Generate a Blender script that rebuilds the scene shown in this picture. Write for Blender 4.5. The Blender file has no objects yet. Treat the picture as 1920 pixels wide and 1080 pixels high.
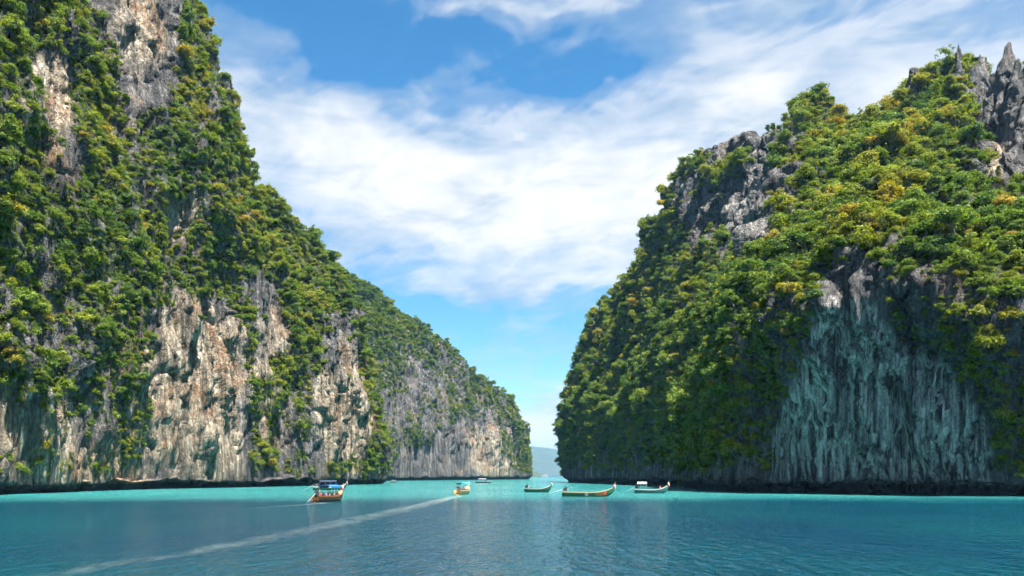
import bpy, bmesh, math, random
import numpy as np
from mathutils import Vector, Matrix, Euler

# ------------------------------------------------------------------ camera, sky, sun, exposure
scn = bpy.context.scene
COL = scn.collection
F = 1663.0            # focal length in photograph pixels (1920 wide)
HZ = 890.0            # row of the horizon
CAM_H = 4.5           # eye height above the sea
cam_d = bpy.data.cameras.new('camera')
cam_d.sensor_width = 36.0
cam_d.lens = F / 1920.0 * 36.0
cam_d.shift_y = (HZ - 540.0) / 1920.0
cam_d.clip_start = 0.5
cam_d.clip_end = 60000
cam = bpy.data.objects.new('camera', cam_d)
cam.location = (0, 0, CAM_H)
cam.rotation_euler = (math.radians(90), 0, 0)
COL.objects.link(cam)
scn.camera = cam

SUN_AZ, SUN_EL = math.radians(142), math.radians(67)
vs = scn.view_settings
vs.view_transform = 'Standard'
vs.look = 'None'
vs.gamma = 1.0
vs.use_curve_mapping = False
vs.exposure = 2.1
SKY_STRENGTH = 0.10
SKY_EXP = 2 ** vs.exposure

world = bpy.data.worlds.new('World')
scn.world = world
world.use_nodes = True
world.cycles.sampling_method = 'MANUAL'
world.cycles.sample_map_resolution = 512


class NT:
    """small helper around a node tree"""
    def __init__(self, tree):
        self.t = tree
        self.t.nodes.clear()

    def n(self, kind, **kw):
        node = self.t.nodes.new(kind)
        for k, v in kw.items():
            setattr(node, k, v)
        return node

    def l(self, a, b):
        self.t.links.new(a, b)

    def put(self, sock, v):
        if hasattr(v, 'links') or isinstance(v, bpy.types.NodeSocket):
            self.l(v, sock)
        else:
            if isinstance(v, (tuple, list)) and len(v) == 3 and sock.type == 'RGBA':
                v = (*v, 1)
            sock.default_value = v

    def math(self, op, a, b=None, c=None, clamp=False):
        m = self.n('ShaderNodeMath', operation=op, use_clamp=clamp)
        self.put(m.inputs[0], a)
        if b is not None:
            self.put(m.inputs[1], b)
        if c is not None:
            self.put(m.inputs[2], c)
        return m.outputs[0]

    def vmath(self, op, a, b=None):
        m = self.n('ShaderNodeVectorMath', operation=op)
        self.put(m.inputs[0], a)
        if b is not None:
            self.put(m.inputs[1], b)
        return m.outputs[0]

    def noise(self, vec, scale, detail=3, rough=.55, dist=0.0):
        m = self.n('ShaderNodeTexNoise')
        self.put(m.inputs['Vector'], vec)
        self.put(m.inputs['Scale'], scale)
        m.inputs['Detail'].default_value = detail
        m.inputs['Roughness'].default_value = rough
        m.inputs['Distortion'].default_value = dist
        return m.outputs['Fac']

    def ramp(self, fac, stops, interp='LINEAR'):
        m = self.n('ShaderNodeValToRGB')
        m.color_ramp.interpolation = interp
        el = m.color_ramp.elements
        while len(el) < len(stops):
            el.new(0.5)
        for e, (p, c) in zip(el, stops):
            e.position = p
            if not isinstance(c, (tuple, list)):
                c = (c, c, c)
            e.color = (*c[:3], 1)
        self.put(m.inputs[0], fac)
        return m.outputs[0]

    def mix(self, fac, a, b, blend='MIX'):
        m = self.n('ShaderNodeMix', data_type='RGBA', blend_type=blend)
        self.put(m.inputs['Factor'], fac)
        self.put(m.inputs[6], a)
        self.put(m.inputs[7], b)
        return m.outputs[2]

    def mapr(self, v, a, b, c=0.0, d=1.0, smooth=True):
        m = self.n('ShaderNodeMapRange')
        if smooth:
            m.interpolation_type = 'SMOOTHSTEP'
        self.put(m.inputs[0], v)
        for i, x in enumerate((a, b, c, d)):
            self.put(m.inputs[i + 1], x)
        return m.outputs[0]

    def scale(self, vec, s):
        m = self.n('ShaderNodeMapping')
        self.put(m.inputs['Vector'], vec)
        m.inputs['Scale'].default_value = s
        return m.outputs[0]

    def attr(self, name, kind='GEOMETRY'):
        m = self.n('ShaderNodeAttribute', attribute_name=name, attribute_type=kind)
        return m.outputs['Fac']


def build_sky():
    g = NT(world.node_tree)
    out = g.n('ShaderNodeOutputWorld')
    bg = g.n('ShaderNodeBackground')
    bg.inputs['Strength'].default_value = SKY_STRENGTH
    sky = g.n('ShaderNodeTexSky', sky_type='NISHITA', sun_disc=False)
    sky.sun_elevation = SUN_EL
    sky.sun_rotation = SUN_AZ
    sky.air_density = 0.72
    sky.dust_density = 0.4
    sky.ozone_density = 2.5
    hs = g.n('ShaderNodeHueSaturation')
    hs.inputs['Hue'].default_value = 0.489
    hs.inputs['Saturation'].default_value = 1.28
    hs.inputs['Value'].default_value = 0.55
    g.l(sky.outputs[0], hs.inputs['Color'])
    tc = g.n('ShaderNodeTexCoord')
    d = tc.outputs['Generated']
    sep = g.n('ShaderNodeSeparateXYZ')
    g.l(d, sep.inputs[0])
    x, y, z = sep.outputs
    deg = 180 / math.pi
    az = g.math('MULTIPLY', g.math('ARCTAN2', x, y), deg)        # degrees clockwise from +Y
    el = g.math('MULTIPLY', g.math('ARCSINE', z), deg)
    # cloud layer seen in perspective: project on a plane overhead
    zc = g.math('ADD', g.math('MAXIMUM', z, 0.0), 0.10)
    cx = g.math('DIVIDE', x, zc)
    cy = g.math('DIVIDE', y, zc)
    cmb = g.n('ShaderNodeCombineXYZ')
    g.l(cx, cmb.inputs[0]); g.l(cy, cmb.inputs[1])
    plane = cmb.outputs[0]
    rot = g.n('ShaderNodeMapping')
    g.l(plane, rot.inputs['Vector'])
    rot.inputs['Rotation'].default_value = (0, 0, math.radians(28))
    rot.inputs['Scale'].default_value = (1.5, 0.8, 1)
    rot.inputs['Location'].default_value = (3.1, 1.7, 0)
    big = g.noise(rot.outputs[0], 0.9, 5, .60, .5)
    fine = g.noise(rot.outputs[0], 3.2, 4, .62, .8)
    wisp = g.noise(g.scale(rot.outputs[0], (1.2, 4.0, 1)), 1.6, 4, .6, 1.2)

    # angular coordinates with a little turbulence so that no cloud mass is a clean oval
    ca = g.n('ShaderNodeCombineXYZ')
    g.l(az, ca.inputs[0]); g.l(el, ca.inputs[1])
    wob = g.noise(g.scale(ca.outputs[0], (.07, .16, 1)), 1.0, 3, .55)
    wob2 = g.noise(g.scale(ca.outputs[0], (.10, .25, 1)), 1.3, 3, .55)
    azw = g.math('ADD', az, g.math('MULTIPLY', g.math('SUBTRACT', wob, .5), 16))
    elw = g.math('ADD', el, g.math('MULTIPLY', g.math('SUBTRACT', wob2, .5), 7))

    def mass(a0, e0, sa, se, tilt, amp):
        da = g.math('SUBTRACT', azw, a0)
        de = g.math('SUBTRACT', g.math('SUBTRACT', elw, e0), g.math('MULTIPLY', da, tilt))
        q = g.math('ADD', g.math('POWER', g.math('ABSOLUTE', g.math('DIVIDE', da, sa)), 2.0),
                   g.math('POWER', g.math('ABSOLUTE', g.math('DIVIDE', de, se)), 2.0))
        return g.math('MULTIPLY', g.math('POWER', 2.718, g.math('MULTIPLY', q, -1.0)), amp)

    terms = [mass(2, 17.5, 17, 4.6, -.02, .28),
             mass(9, 15.5, 9, 3.4, 0, .26),
             mass(-12, 19.5, 9, 2.6, -.20, .22),
             mass(19, 22.5, 14, 3.4, .02, .26),
             mass(0, 27.8, 9, 1.1, .03, .18),
             mass(-10, 26, 9, 2.4, -.2, -.30),
             mass(4, 24.3, 5, 1.8, 0, -.22),
             mass(-7, 10.6, 10, 1.8, 0, -.30),
             mass(3, 12.0, 9, 1.0, .02, .24),
             mass(1, 6.5, 14, 2.5, 0, -.12),
             mass(1, 3.0, 40, 2.2, 0, .42)]
    s = terms[0]
    for t in terms[1:]:
        s = g.math('ADD', s, t)
    cov = g.math('ADD', g.math('ADD', g.math('MULTIPLY', big, .52), g.math('MULTIPLY', fine, .42)),
                 g.math('MULTIPLY', wisp, .34))
    cov = g.math('ADD', cov, s)
    dens = g.mapr(cov, .50, 1.06, 0, 1, smooth=False)
    dens = g.ramp(dens, [(0, 0), (.22, .26), (.55, .70), (1, 1)], 'EASE')
    inner = g.noise(g.scale(ca.outputs[0], (.06, .22, 1)), 2.2, 3, .6, .4)
    w = 1.0 / (SKY_STRENGTH * SKY_EXP)
    shade = g.mapr(g.math('ADD', inner, g.math('MULTIPLY', cov, .6)), .70, 1.20, 0, 1)
    cloudcol = g.mix(shade, (.52 * w, .66 * w, .80 * w), (1.04 * w, 1.05 * w, 1.05 * w))
    colr = g.mix(dens, hs.outputs[0], cloudcol)
    g.l(colr, bg.inputs['Color'])
    g.l(bg.outputs[0], out.inputs[0])


build_sky()

sun_d = bpy.data.lights.new('sun', 'SUN')
sun_d.energy = 5.0
sun_d.angle = math.radians(0.5)
sun_d.color = (1.0, 0.95, 0.86)
sun = bpy.data.objects.new('sun', sun_d)
to_sun = Vector((math.sin(SUN_AZ) * math.cos(SUN_EL), math.cos(SUN_AZ) * math.cos(SUN_EL), math.sin(SUN_EL)))
sun.rotation_euler = to_sun.to_track_quat('Z', 'Y').to_euler()
sun.location = (60, -40, 300)
COL.objects.link(sun)

cy = scn.cycles
cy.use_denoising = True
cy.use_adaptive_sampling = True
cy.adaptive_threshold = 0.03
cy.adaptive_min_samples = 12
cy.max_bounces = 5
cy.diffuse_bounces = 4
cy.glossy_bounces = 2
cy.transmission_bounces = 3
cy.transparent_max_bounces = 8
cy.volume_bounces = 0
cy.caustics_reflective = False
cy.caustics_refractive = False

RNG = np.random.default_rng(7)
random.seed(7)


# ------------------------------------------------------------------ helpers
def tag(o, label=None, cat=None, group=None, kind=None):
    if label: o['label'] = label
    if cat: o['category'] = cat
    if group: o['group'] = group
    if kind: o['kind'] = kind
    return o


def mesh_obj(name, verts, faces, mat=None, parent=None, smooth=False, mats=None, midx=None):
    me = bpy.data.meshes.new(name)
    me.from_pydata([tuple(v) for v in verts], [], [tuple(f) for f in faces])
    if mat: me.materials.append(mat)
    if mats:
        for m in mats: me.materials.append(m)
    if midx is not None:
        me.polygons.foreach_set('material_index', np.asarray(midx, dtype=np.int32))
    if smooth:
        me.polygons.foreach_set('use_smooth', np.ones(len(me.polygons), dtype=bool))
    me.update()
    o = bpy.data.objects.new(name, me)
    COL.objects.link(o)
    if parent: o.parent = parent
    return o


def grid_mesh(name, P, mat, attrs=None):
    """P: (nu, nv, 3) array -> quad sheet"""
    nu, nv = P.shape[:2]
    me = bpy.data.meshes.new(name)
    idx = np.arange(nu * nv).reshape(nu, nv)
    q = np.stack([idx[:-1, :-1], idx[1:, :-1], idx[1:, 1:], idx[:-1, 1:]], -1).reshape(-1, 4)
    me.vertices.add(nu * nv)
    me.vertices.foreach_set('co', P.reshape(-1).astype(np.float32))
    me.loops.add(q.size)
    me.loops.foreach_set('vertex_index', q.reshape(-1).astype(np.int32))
    me.polygons.add(len(q))
    me.polygons.foreach_set('loop_start', np.arange(0, q.size, 4, dtype=np.int32))
    me.polygons.foreach_set('use_smooth', np.ones(len(q), dtype=bool))
    for k, a in (attrs or {}).items():
        at = me.attributes.new(k, 'FLOAT', 'POINT')
        at.data.foreach_set('value', a.reshape(-1).astype(np.float32))
    me.materials.append(mat)
    me.update(calc_edges=True)
    me.validate()
    o = bpy.data.objects.new(name, me)
    COL.objects.link(o)
    return o


def hash3(ix, iy, iz, seed):
    h = (ix.astype(np.int64) * 374761393 + iy.astype(np.int64) * 668265263 +
         iz.astype(np.int64) * 2147483647 + seed * 1274126177) & 0xFFFFFFFF
    h = ((h ^ (h >> 13)) * 1274126177) & 0xFFFFFFFF
    h = ((h ^ (h >> 16)) * 2246822519) & 0xFFFFFFFF
    return ((h ^ (h >> 15)) & 0xFFFFFF) / float(0xFFFFFF) * 2 - 1


def vnoise(p, seed=0):
    f = np.floor(p)
    t = p - f
    t = t * t * t * (t * (t * 6 - 15) + 10)
    i = f.astype(np.int64)
    r = 0
    for dx in (0, 1):
        wx = t[..., 0] if dx else 1 - t[..., 0]
        for dy in (0, 1):
            wy = t[..., 1] if dy else 1 - t[..., 1]
            for dz in (0, 1):
                wz = t[..., 2] if dz else 1 - t[..., 2]
                r = r + wx * wy * wz * hash3(i[..., 0] + dx, i[..., 1] + dy, i[..., 2] + dz, seed)
    return r


def fbm(p, octv=4, seed=0, gain=.5):
    a, r, s = 1.0, 0, 0
    for k in range(octv):
        r = r + a * vnoise(p * (2.03 ** k) + 17.3 * k, seed + k)
        s += a
        a *= gain
    return r / s


def ridged(p, octv=3, seed=0):
    a, r, s = 1.0, 0, 0
    for k in range(octv):
        r = r + a * (1 - 2 * np.abs(vnoise(p * (2.03 ** k) + 11.1 * k, seed + k)))
        s += a
        a *= .5
    return r / s


def sstep(x, a, b):
    t = np.clip((x - a) / (b - a), 0, 1)
    return t * t * (3 - 2 * t)


def to_px(P):
    """where a world point stands in the photograph (1920 x 1080)"""
    Y = np.maximum(P[..., 1], 1e-3)
    return 960 + P[..., 0] / Y * F, HZ - (P[..., 2] - CAM_H) / Y * F


# ------------------------------------------------------------------ materials
def mat_new(name):
    m = bpy.data.materials.new(name)
    m.use_nodes = True
    g = NT(m.node_tree)
    out = g.n('ShaderNodeOutputMaterial')
    return m, g, out


def principled(g, out, **kw):
    b = g.n('ShaderNodeBsdfPrincipled')
    for k, v in kw.items():
        g.put(b.inputs[k.replace('_', ' ')], v)
    g.l(b.outputs[0], out.inputs['Surface'])
    return b


def bump(g, h, strength, dist):
    b = g.n('ShaderNodeBump')
    b.inputs['Strength'].default_value = strength
    b.inputs['Distance'].default_value = dist
    g.l(h, b.inputs['Height'])
    return b.outputs[0]


def rock_material():
    m, g, out = mat_new('limestone')
    geo = g.n('ShaderNodeNewGeometry')
    P = geo.outputs['Position']
    sep = g.n('ShaderNodeSeparateXYZ'); g.l(P, sep.inputs[0])
    warm = g.attr('warm'); pale = g.attr('pale'); veg = g.attr('veg')
    streak = g.noise(g.scale(P, (.42, .42, .030)), 1.0, 6, .62, .5)
    fine_s = g.noise(g.scale(P, (1.5, 1.5, .14)), 1.0, 5, .65, .3)
    patch = g.noise(P, .055, 5, .6, .4)
    grit = g.noise(P, .9, 6, .7)
    grey = g.ramp(streak, [(.32, (.032, .031, .033)), (.45, (.080, .078, .079)), (.56, (.145, .140, .136)), (.70, (.27, .257, .245))])
    drip = g.noise(g.scale(P, (.75, .75, .014)), 1.0, 5, .62, .35)
    sd = g.math('ADD', g.math('MULTIPLY', streak, .5), g.math('MULTIPLY', drip, .5))
    beige = g.ramp(sd, [(.37, (.055, .048, .040)), (.445, (.19, .155, .112)), (.52, (.36, .295, .212)), (.61, (.56, .50, .40))])
    ochre = g.ramp(fine_s, [(.3, (.11, .05, .022)), (.55, (.28, .135, .06)), (.75, (.36, .23, .14))])
    och = g.math('MULTIPLY', g.mapr(patch, .49, .64), g.mapr(fine_s, .38, .58))
    och = g.math('MULTIPLY', och, .9)
    warmc = g.mix(och, beige, ochre)
    greyc = g.mix(g.math('MULTIPLY', och, .35), grey, warmc)
    c = g.mix(g.mapr(g.math('ADD', warm, g.math('MULTIPLY', g.math('SUBTRACT', patch, .5), 1.3)), .18, .62), greyc, warmc)
    blue = g.ramp(g.math('ADD', g.math('MULTIPLY', drip, .75), g.math('MULTIPLY', fine_s, .25)),
                  [(.40, (.042, .041, .043)), (.46, (.17, .170, .165)), (.515, (.41, .40, .375)), (.59, (.70, .67, .62))])
    c = g.mix(pale, c, blue)
    # soot-dark drip stains running down from ledges
    stain = g.noise(g.scale(P, (.23, .23, .012)), 1.0, 4, .6, .6)
    c = g.mix(g.math('MULTIPLY', g.mapr(stain, .52, .68), .72), c, (.045, .047, .052))
    c = g.mix(g.math('MULTIPLY', g.mapr(grit, .56, .72), .45), c, (.07, .068, .066))
    # creepers and moss where plants grow
    moss = g.noise(P, .35, 5, .65)
    mk = g.mapr(g.math('ADD', g.math('MULTIPLY', veg, .55), g.math('MULTIPLY', g.math('SUBTRACT', moss, .5), 1.3)), .30, .55)
    c = g.mix(mk, c, g.ramp(grit, [(.35, (.022, .035, .010)), (.65, (.085, .115, .030))]))
    # black algae band of the tidal zone
    zz = g.math('ADD', sep.outputs[2], g.math('MULTIPLY', g.math('SUBTRACT', patch, .5), 2.5))
    tide = g.mapr(zz, 1.6, 3.0, 1, 0)
    c = g.mix(g.math('MULTIPLY', tide, .85), c, (.022, .022, .024))
    # pits and fissures in the karst
    vo = g.n('ShaderNodeTexVoronoi', feature='DISTANCE_TO_EDGE')
    warp = g.n('ShaderNodeVectorMath', operation='ADD')
    g.l(g.scale(P, (.62, .62, .20)), warp.inputs[0])
    nz = g.n('ShaderNodeTexNoise'); nz.inputs['Scale'].default_value = .8; nz.inputs['Detail'].default_value = 3
    g.l(P, nz.inputs['Vector'])
    g.l(nz.outputs['Color'], warp.inputs[1])
    g.l(warp.outputs[0], vo.inputs['Vector']); vo.inputs['Scale'].default_value = 1.0
    crack = g.mapr(vo.outputs['Distance'], .0, .10, 0, 1)
    pit = g.mapr(g.noise(g.scale(P, (1, 1, .55)), 1.25, 5, .7), .36, .52, 0, 1)
    h = g.math('ADD', g.math('ADD', g.math('MULTIPLY', fine_s, .9), g.math('MULTIPLY', grit, .9)), g.math('MULTIPLY', streak, .8))
    h = g.math('ADD', h, g.math('ADD', g.math('MULTIPLY', crack, .35), g.math('MULTIPLY', pit, .45)))
    c = g.mix(g.math('MULTIPLY', g.math('SUBTRACT', 1.0, crack), .30), c, (.035, .033, .032))
    c = g.mix(g.math('MULTIPLY', g.math('MULTIPLY', g.math('SUBTRACT', 1.0, pit), g.math('SUBTRACT', 1.0, g.math('MULTIPLY', pale, .7))), .38), c, (.045, .043, .042))
    nrm = bump(g, h, 1.0, 1.1)
    principled(g, out, Base_Color=c, Roughness=.92, Specular_IOR_Level=.2, Normal=nrm)
    return m


def leaf_material():
    m, g, out = mat_new('foliage')
    tint = g.attr('tint', 'INSTANCER')
    lv = g.attr('leafvar')
    c = g.ramp(tint, [(0.0, (.024, .062, .018)), (.28, (.052, .112, .018)), (.52, (.105, .165, .018)),
                      (.74, (.175, .215, .018)), (.86, (.235, .235, .020)), (.95, (.285, .225, .025)), (1.0, (.27, .16, .03))])
    c = g.mix(1.0, c, g.ramp(lv, [(0, .45), (.5, 1.0), (1, (1.55, 1.5, 1.3))]), 'MULTIPLY')
    d = g.n('ShaderNodeBsdfPrincipled')
    g.l(c, d.inputs['Base Color'])
    d.inputs['Roughness'].default_value = .55
    d.inputs['Specular IOR Level'].default_value = .25
    t = g.n('ShaderNodeBsdfTranslucent')
    g.l(g.mix(1.0, c, (1.2, 1.25, .5), 'MULTIPLY'), t.inputs['Color'])
    mx = g.n('ShaderNodeMixShader')
    mx.inputs[0].default_value = .38
    g.l(d.outputs[0], mx.inputs[1]); g.l(t.outputs[0], mx.inputs[2])
    g.l(mx.outputs[0], out.inputs['Surface'])
    return m


def bark_material():
    m, g, out = mat_new('bark')
    geo = g.n('ShaderNodeNewGeometry')
    n = g.noise(geo.outputs['Position'], 3.0, 4)
    principled(g, out, Base_Color=g.ramp(n, [(.3, (.06, .05, .04)), (.7, (.17, .14, .11))]), Roughness=.9)
    return m


def sea_material():
    m, g, out = mat_new('sea_water')
    geo = g.n('ShaderNodeNewGeometry')
    P = geo.outputs['Position']
    sep = g.n('ShaderNodeSeparateXYZ'); g.l(P, sep.inputs[0])
    big = g.noise(g.scale(P, (.010, .016, 1)), 1.0, 4, .55)
    big2 = g.noise(g.scale(P, (.05, .022, 1)), 1.0, 4, .55)
    # sandbank: shallow beyond about 150 m, deep basin in front of it
    yy = g.math('ADD', sep.outputs[1], g.math('MULTIPLY', g.math('SUBTRACT', big, .5), 60))
    sh = g.mapr(yy, 132, 200)
    deep = g.ramp(big2, [(.35, (.0008, .026, .050)), (.65, (.0018, .042, .058))])
    shal = g.ramp(big2, [(.35, (.018, .150, .160)), (.65, (.036, .200, .192))])
    c = g.mix(sh, deep, shal)
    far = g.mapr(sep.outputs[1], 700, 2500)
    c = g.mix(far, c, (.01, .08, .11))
    w1 = g.noise(g.scale(P, (.85, .34, 1)), 1.0, 3, .55, .5)
    w2 = g.noise(g.scale(P, (2.2, 1.1, 1)), 1.0, 3, .6, .5)
    w3 = g.noise(g.scale(P, (.16, .10, 1)), 1.0, 2, .5)
    h = g.math('ADD', g.math('ADD', g.math('MULTIPLY', w1, .85), g.math('MULTIPLY', w2, .38)), g.math('MULTIPLY', w3, .5))
    nrm = bump(g, h, 1.0, .85)
    fr = g.n('ShaderNodeFresnel'); fr.inputs['IOR'].default_value = 1.33; g.l(nrm, fr.inputs['Normal'])
    # unresolved chop keeps the reflectance of a rough sea well below that of a mirror at grazing angles
    fac = g.math('POWER', fr.outputs[0], .8)
    df = g.n('ShaderNodeBsdfDiffuse'); g.l(c, df.inputs['Color'])
    gl = g.n('ShaderNodeBsdfGlossy'); gl.inputs['Roughness'].default_value = .05; g.l(nrm, gl.inputs['Normal'])
    mx = g.n('ShaderNodeMixShader')
    g.l(fac, mx.inputs[0]); g.l(df.outputs[0], mx.inputs[1]); g.l(gl.outputs[0], mx.inputs[2])
    g.l(mx.outputs[0], out.inputs['Surface'])
    return m


def far_material():
    m, g, out = mat_new('far_forest')
    geo = g.n('ShaderNodeNewGeometry')
    n = g.noise(geo.outputs['Position'], .02, 6, .65)
    principled(g, out, Base_Color=g.ramp(n, [(.35, (.016, .032, .018)), (.65, (.04, .06, .03))]), Roughness=.95,
               Normal=bump(g, n, 1.0, 15))
    return m


M_ROCK = rock_material()
M_LEAF = leaf_material()
M_BARK = bark_material()
M_SEA = sea_material()
M_FAR = far_material()

# ------------------------------------------------------------------ sea
sea = mesh_obj('sea', [(-9000, -300, 0), (9000, -300, 0), (9000, 14000, 0), (-9000, 14000, 0)], [(0, 1, 2, 3)], M_SEA)
tag(sea, 'turquoise lagoon water with a deep blue foreground', 'sea', kind='structure')


# ------------------------------------------------------------------ cliffs
def catmull(C, t, axis):
    """interpolate control array along an axis at positions t (index units)"""
    C = np.moveaxis(C, axis, 0)
    n = len(C)
    i = np.clip(np.floor(t).astype(int), 0, n - 2)
    f = (t - i).reshape((-1,) + (1,) * (C.ndim - 1))
    p0, p1, p2, p3 = C[np.maximum(i - 1, 0)], C[i], C[i + 1], C[np.minimum(i + 2, n - 1)]
    k = .38
    m1, m2 = k * (p2 - p0), k * (p3 - p1)
    r = (2 * f**3 - 3 * f**2 + 1) * p1 + (f**3 - 2 * f**2 + f) * m1 + (-2 * f**3 + 3 * f**2) * p2 + (f**3 - f**2) * m2
    return np.moveaxis(r, 0, axis)


def resample(C, axis, step, lo=1, weight=None):
    """parameter positions along an axis so that steps are about `step` metres"""
    d = np.linalg.norm(np.diff(C, axis=axis), axis=-1)
    seg = d.mean(axis=1 - axis) if axis == 1 else np.percentile(d, 60, axis=1)
    ts = [0.0]
    for i, s in enumerate(seg):
        st = step if weight is None else step * weight[i]
        k = max(lo, int(round(s / st)))
        ts += list(i + (np.arange(k) + 1) / k)
    return np.array(ts)


TFR = (.15, .30, .50, .75)
DEFP = (.03, .09, .25, .60)


def loft(cols, step, notch=2.6, back=(22, 60, 110)):
    """cols: list of (shore xy, ridge xyz, profile or None) -> dense grid, rows from seabed to ridge to the back shore"""
    C = []
    for S, R, pr in cols:
        S = np.array([*S, 0.0]); R = np.array(R, float)
        hz = R - S; hz[2] = 0
        ln = np.linalg.norm(hz); dr = hz / max(ln, 1e-6)
        H = R[2]
        pr = pr or DEFP
        rows = []
        def pt(off, z): rows.append(S + dr * off + np.array([0, 0, z]))
        pt(notch + .8, -4); pt(notch, .0); pt(notch * .9, 1.1); pt(.2, 2.6); pt(-.3, 4.5)
        for t, s in zip(TFR, pr):
            pt(ln * s, 4.5 + (H - 4.5) * t)
        rows.append(R.copy())
        for b, zf in zip(back, (.97, .7, -.03)):
            rows.append(np.array([R[0], R[1], 0]) + dr * b + np.array([0, 0, H * zf]))
        C.append(rows)
    C = np.array(C)
    w = np.ones(C.shape[1] - 1); w[0] = 4; w[1:4] = .5; w[-3:] = (1.4, 3.5, 6)
    tu = resample(C[:, 2:10], 0, step)
    tv = resample(C, 1, step, weight=w)
    P = catmull(catmull(C, tu, 0), tv, 1)
    return P, tv


def normals(P):
    du = np.gradient(P, axis=0); dv = np.gradient(P, axis=1)
    n = np.cross(du, dv)
    return n / np.maximum(np.linalg.norm(n, axis=-1, keepdims=True), 1e-9)


def displace(P, seed, amp=1.0, flute=1.0):
    n = normals(P)
    nd = n.copy(); nd[..., 2] *= .35
    nd /= np.linalg.norm(nd, axis=-1, keepdims=True)
    q = P
    d = 6.5 * fbm(q / np.array([38, 38, 55.]), 3, seed)
    d += 3.6 * ridged(q / np.array([17, 17, 60.]), 2, seed + 10)
    d += 1.9 * fbm(q / np.array([10, 10, 14.]), 3, seed + 20)
    steep = 1 - sstep(n[..., 2], .35, .75)
    d += steep * flute * 1.25 * ridged(q / np.array([4.6, 4.6, 26.]), 2, seed + 30)
    pl = fbm(q / np.array([5.5, 5.5, 19.]), 2, seed + 45) * 4.0          # broken plates and ledges
    fl = np.floor(pl)
    d += 1.25 * (fl + sstep(pl - fl, .55, .95))
    d += .9 * fbm(q / np.array([3.0, 3.0, 3.2]), 3, seed + 40, .6)
    d += steep * .6 * ridged(q / np.array([1.7, 1.7, 7.]), 2, seed + 50)
    qw = q + 2.0 * np.stack([fbm(q / 5., 2, seed + 80), fbm(q / 5. + 9, 2, seed + 81), fbm(q / 5. + 23, 2, seed + 82)], -1)
    cr = np.exp(-(vnoise(qw / np.array([9, 9, 24.]), seed + 83) / .05) ** 2) * 2.4       # fissures
    cr += np.exp(-(vnoise(qw / np.array([3.6, 3.6, 6.]), seed + 84) / .07) ** 2) * 1.0
    d -= cr * (.35 + .65 * steep)
    k = .28 + .72 * sstep(P[..., 2], 1.0, 32.0)
    Q = P + nd * (d * k * amp)[..., None]
    low = sstep(P[..., 2], .2, 1.2) * (1 - sstep(P[..., 2], 4, 9))
    Q[..., 2] += low * 1.5 * fbm(P / np.array([9, 9, 40.]), 3, seed + 90)
    return Q, n


def ell(px, py, cx, cy, rx, ry):
    return np.exp(-(((px - cx) / rx) ** 2 + ((py - cy) / ry) ** 2) ** 1.5)


def poly_mask(px, py, pts, soft=14):
    """soft inside mask of a polygon"""
    pts = np.array(pts, float)
    ins = np.zeros(px.shape, bool)
    dist = np.full(px.shape, 1e9)
    n = len(pts)
    for i in range(n):
        a, b = pts[i], pts[(i + 1) % n]
        cond = (a[1] > py) != (b[1] > py)
        xx = (b[0] - a[0]) * (py - a[1]) / (b[1] - a[1] + 1e-9) + a[0]
        ins ^= cond & (px < xx)
        ab = b - a
        t = np.clip(((px - a[0]) * ab[0] + (py - a[1]) * ab[1]) / (ab @ ab), 0, 1)
        dist = np.minimum(dist, np.hypot(px - a[0] - t * ab[0], py - a[1] - t * ab[1]))
    return sstep(np.where(ins, dist, -dist), -soft, soft)


ISL = {}


def make_cliff(key, name, cols, step, seed, bare, warm, pale, base_veg, label, amp=1.0, flute=1.0):
    P0, tv = loft(cols, step)
    P, n0 = displace(P0, seed, amp, flute)
    n = normals(P)
    px, py = to_px(P)
    wx = px + 26 * fbm(P / 14., 2, seed + 60); wy = py + 26 * fbm(P / 14. + 31, 2, seed + 61)
    bm = np.zeros(px.shape)
    for b in bare:
        bm = np.maximum(bm, b[0] * (ell(wx, wy, *b[1:]) if len(b) == 5 else poly_mask(wx, wy, b[1])))
    wm = np.zeros(px.shape)
    for b in warm:
        wm = np.maximum(wm, b[0] * ell(wx, wy, *b[1:]))
    pm = np.zeros(px.shape)
    for b in pale:
        pm = np.maximum(pm, b[0] * (ell(wx, wy, *b[1:]) if len(b) == 5 else poly_mask(wx, wy, b[1])))
    v = base_veg(P, n, n0, px, py) + .75 * fbm(P / np.array([11, 11, 15.]), 3, seed + 70)
    v = np.clip(np.clip(v, 0, 1.15) - .55 * np.clip(bm, 0, 1.7), 0, 1) * (1 - .72 * np.clip(bm, 0, 1)) * sstep(P[..., 2], 2.5, 7)
    o = grid_mesh(name, P, M_ROCK, {'veg': v, 'warm': np.clip(wm, 0, 1), 'pale': np.clip(pm, 0, 1)})
    tag(o, label, 'cliff', kind='structure')
    ISL[key] = dict(P=P, n=n, n0=n0, veg=v, obj=o, tv=tv)
    return o


L_COLS = [((-150, 20), (-200, 10, 185), None), ((-132, 110), (-172, 112, 200), None),
          ((-116, 190), (-156, 200, 212), None), ((-113, 262), (-142, 280, 205), None),
          ((-98, 308), (-122, 318, 192), None), ((-89, 335), (-119, 335, 180), None),
          ((-84, 346), (-122, 346, 154), None), ((-80, 356), (-119, 356, 140), None),
          ((-76, 371), (-111, 371, 130), None), ((-72, 391), (-102, 394, 120), None),
          ((-66, 412), (-92, 418, 111), (.03, .08, .2, .5)), ((-62, 428), (-91, 431, 74), (.0, .08, .22, .5)),
          ((-72, 455), (-100, 460, 78), None), ((-110, 490), (-135, 480, 65), None), ((-170, 500), (-190, 480, 60), None)]


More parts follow.
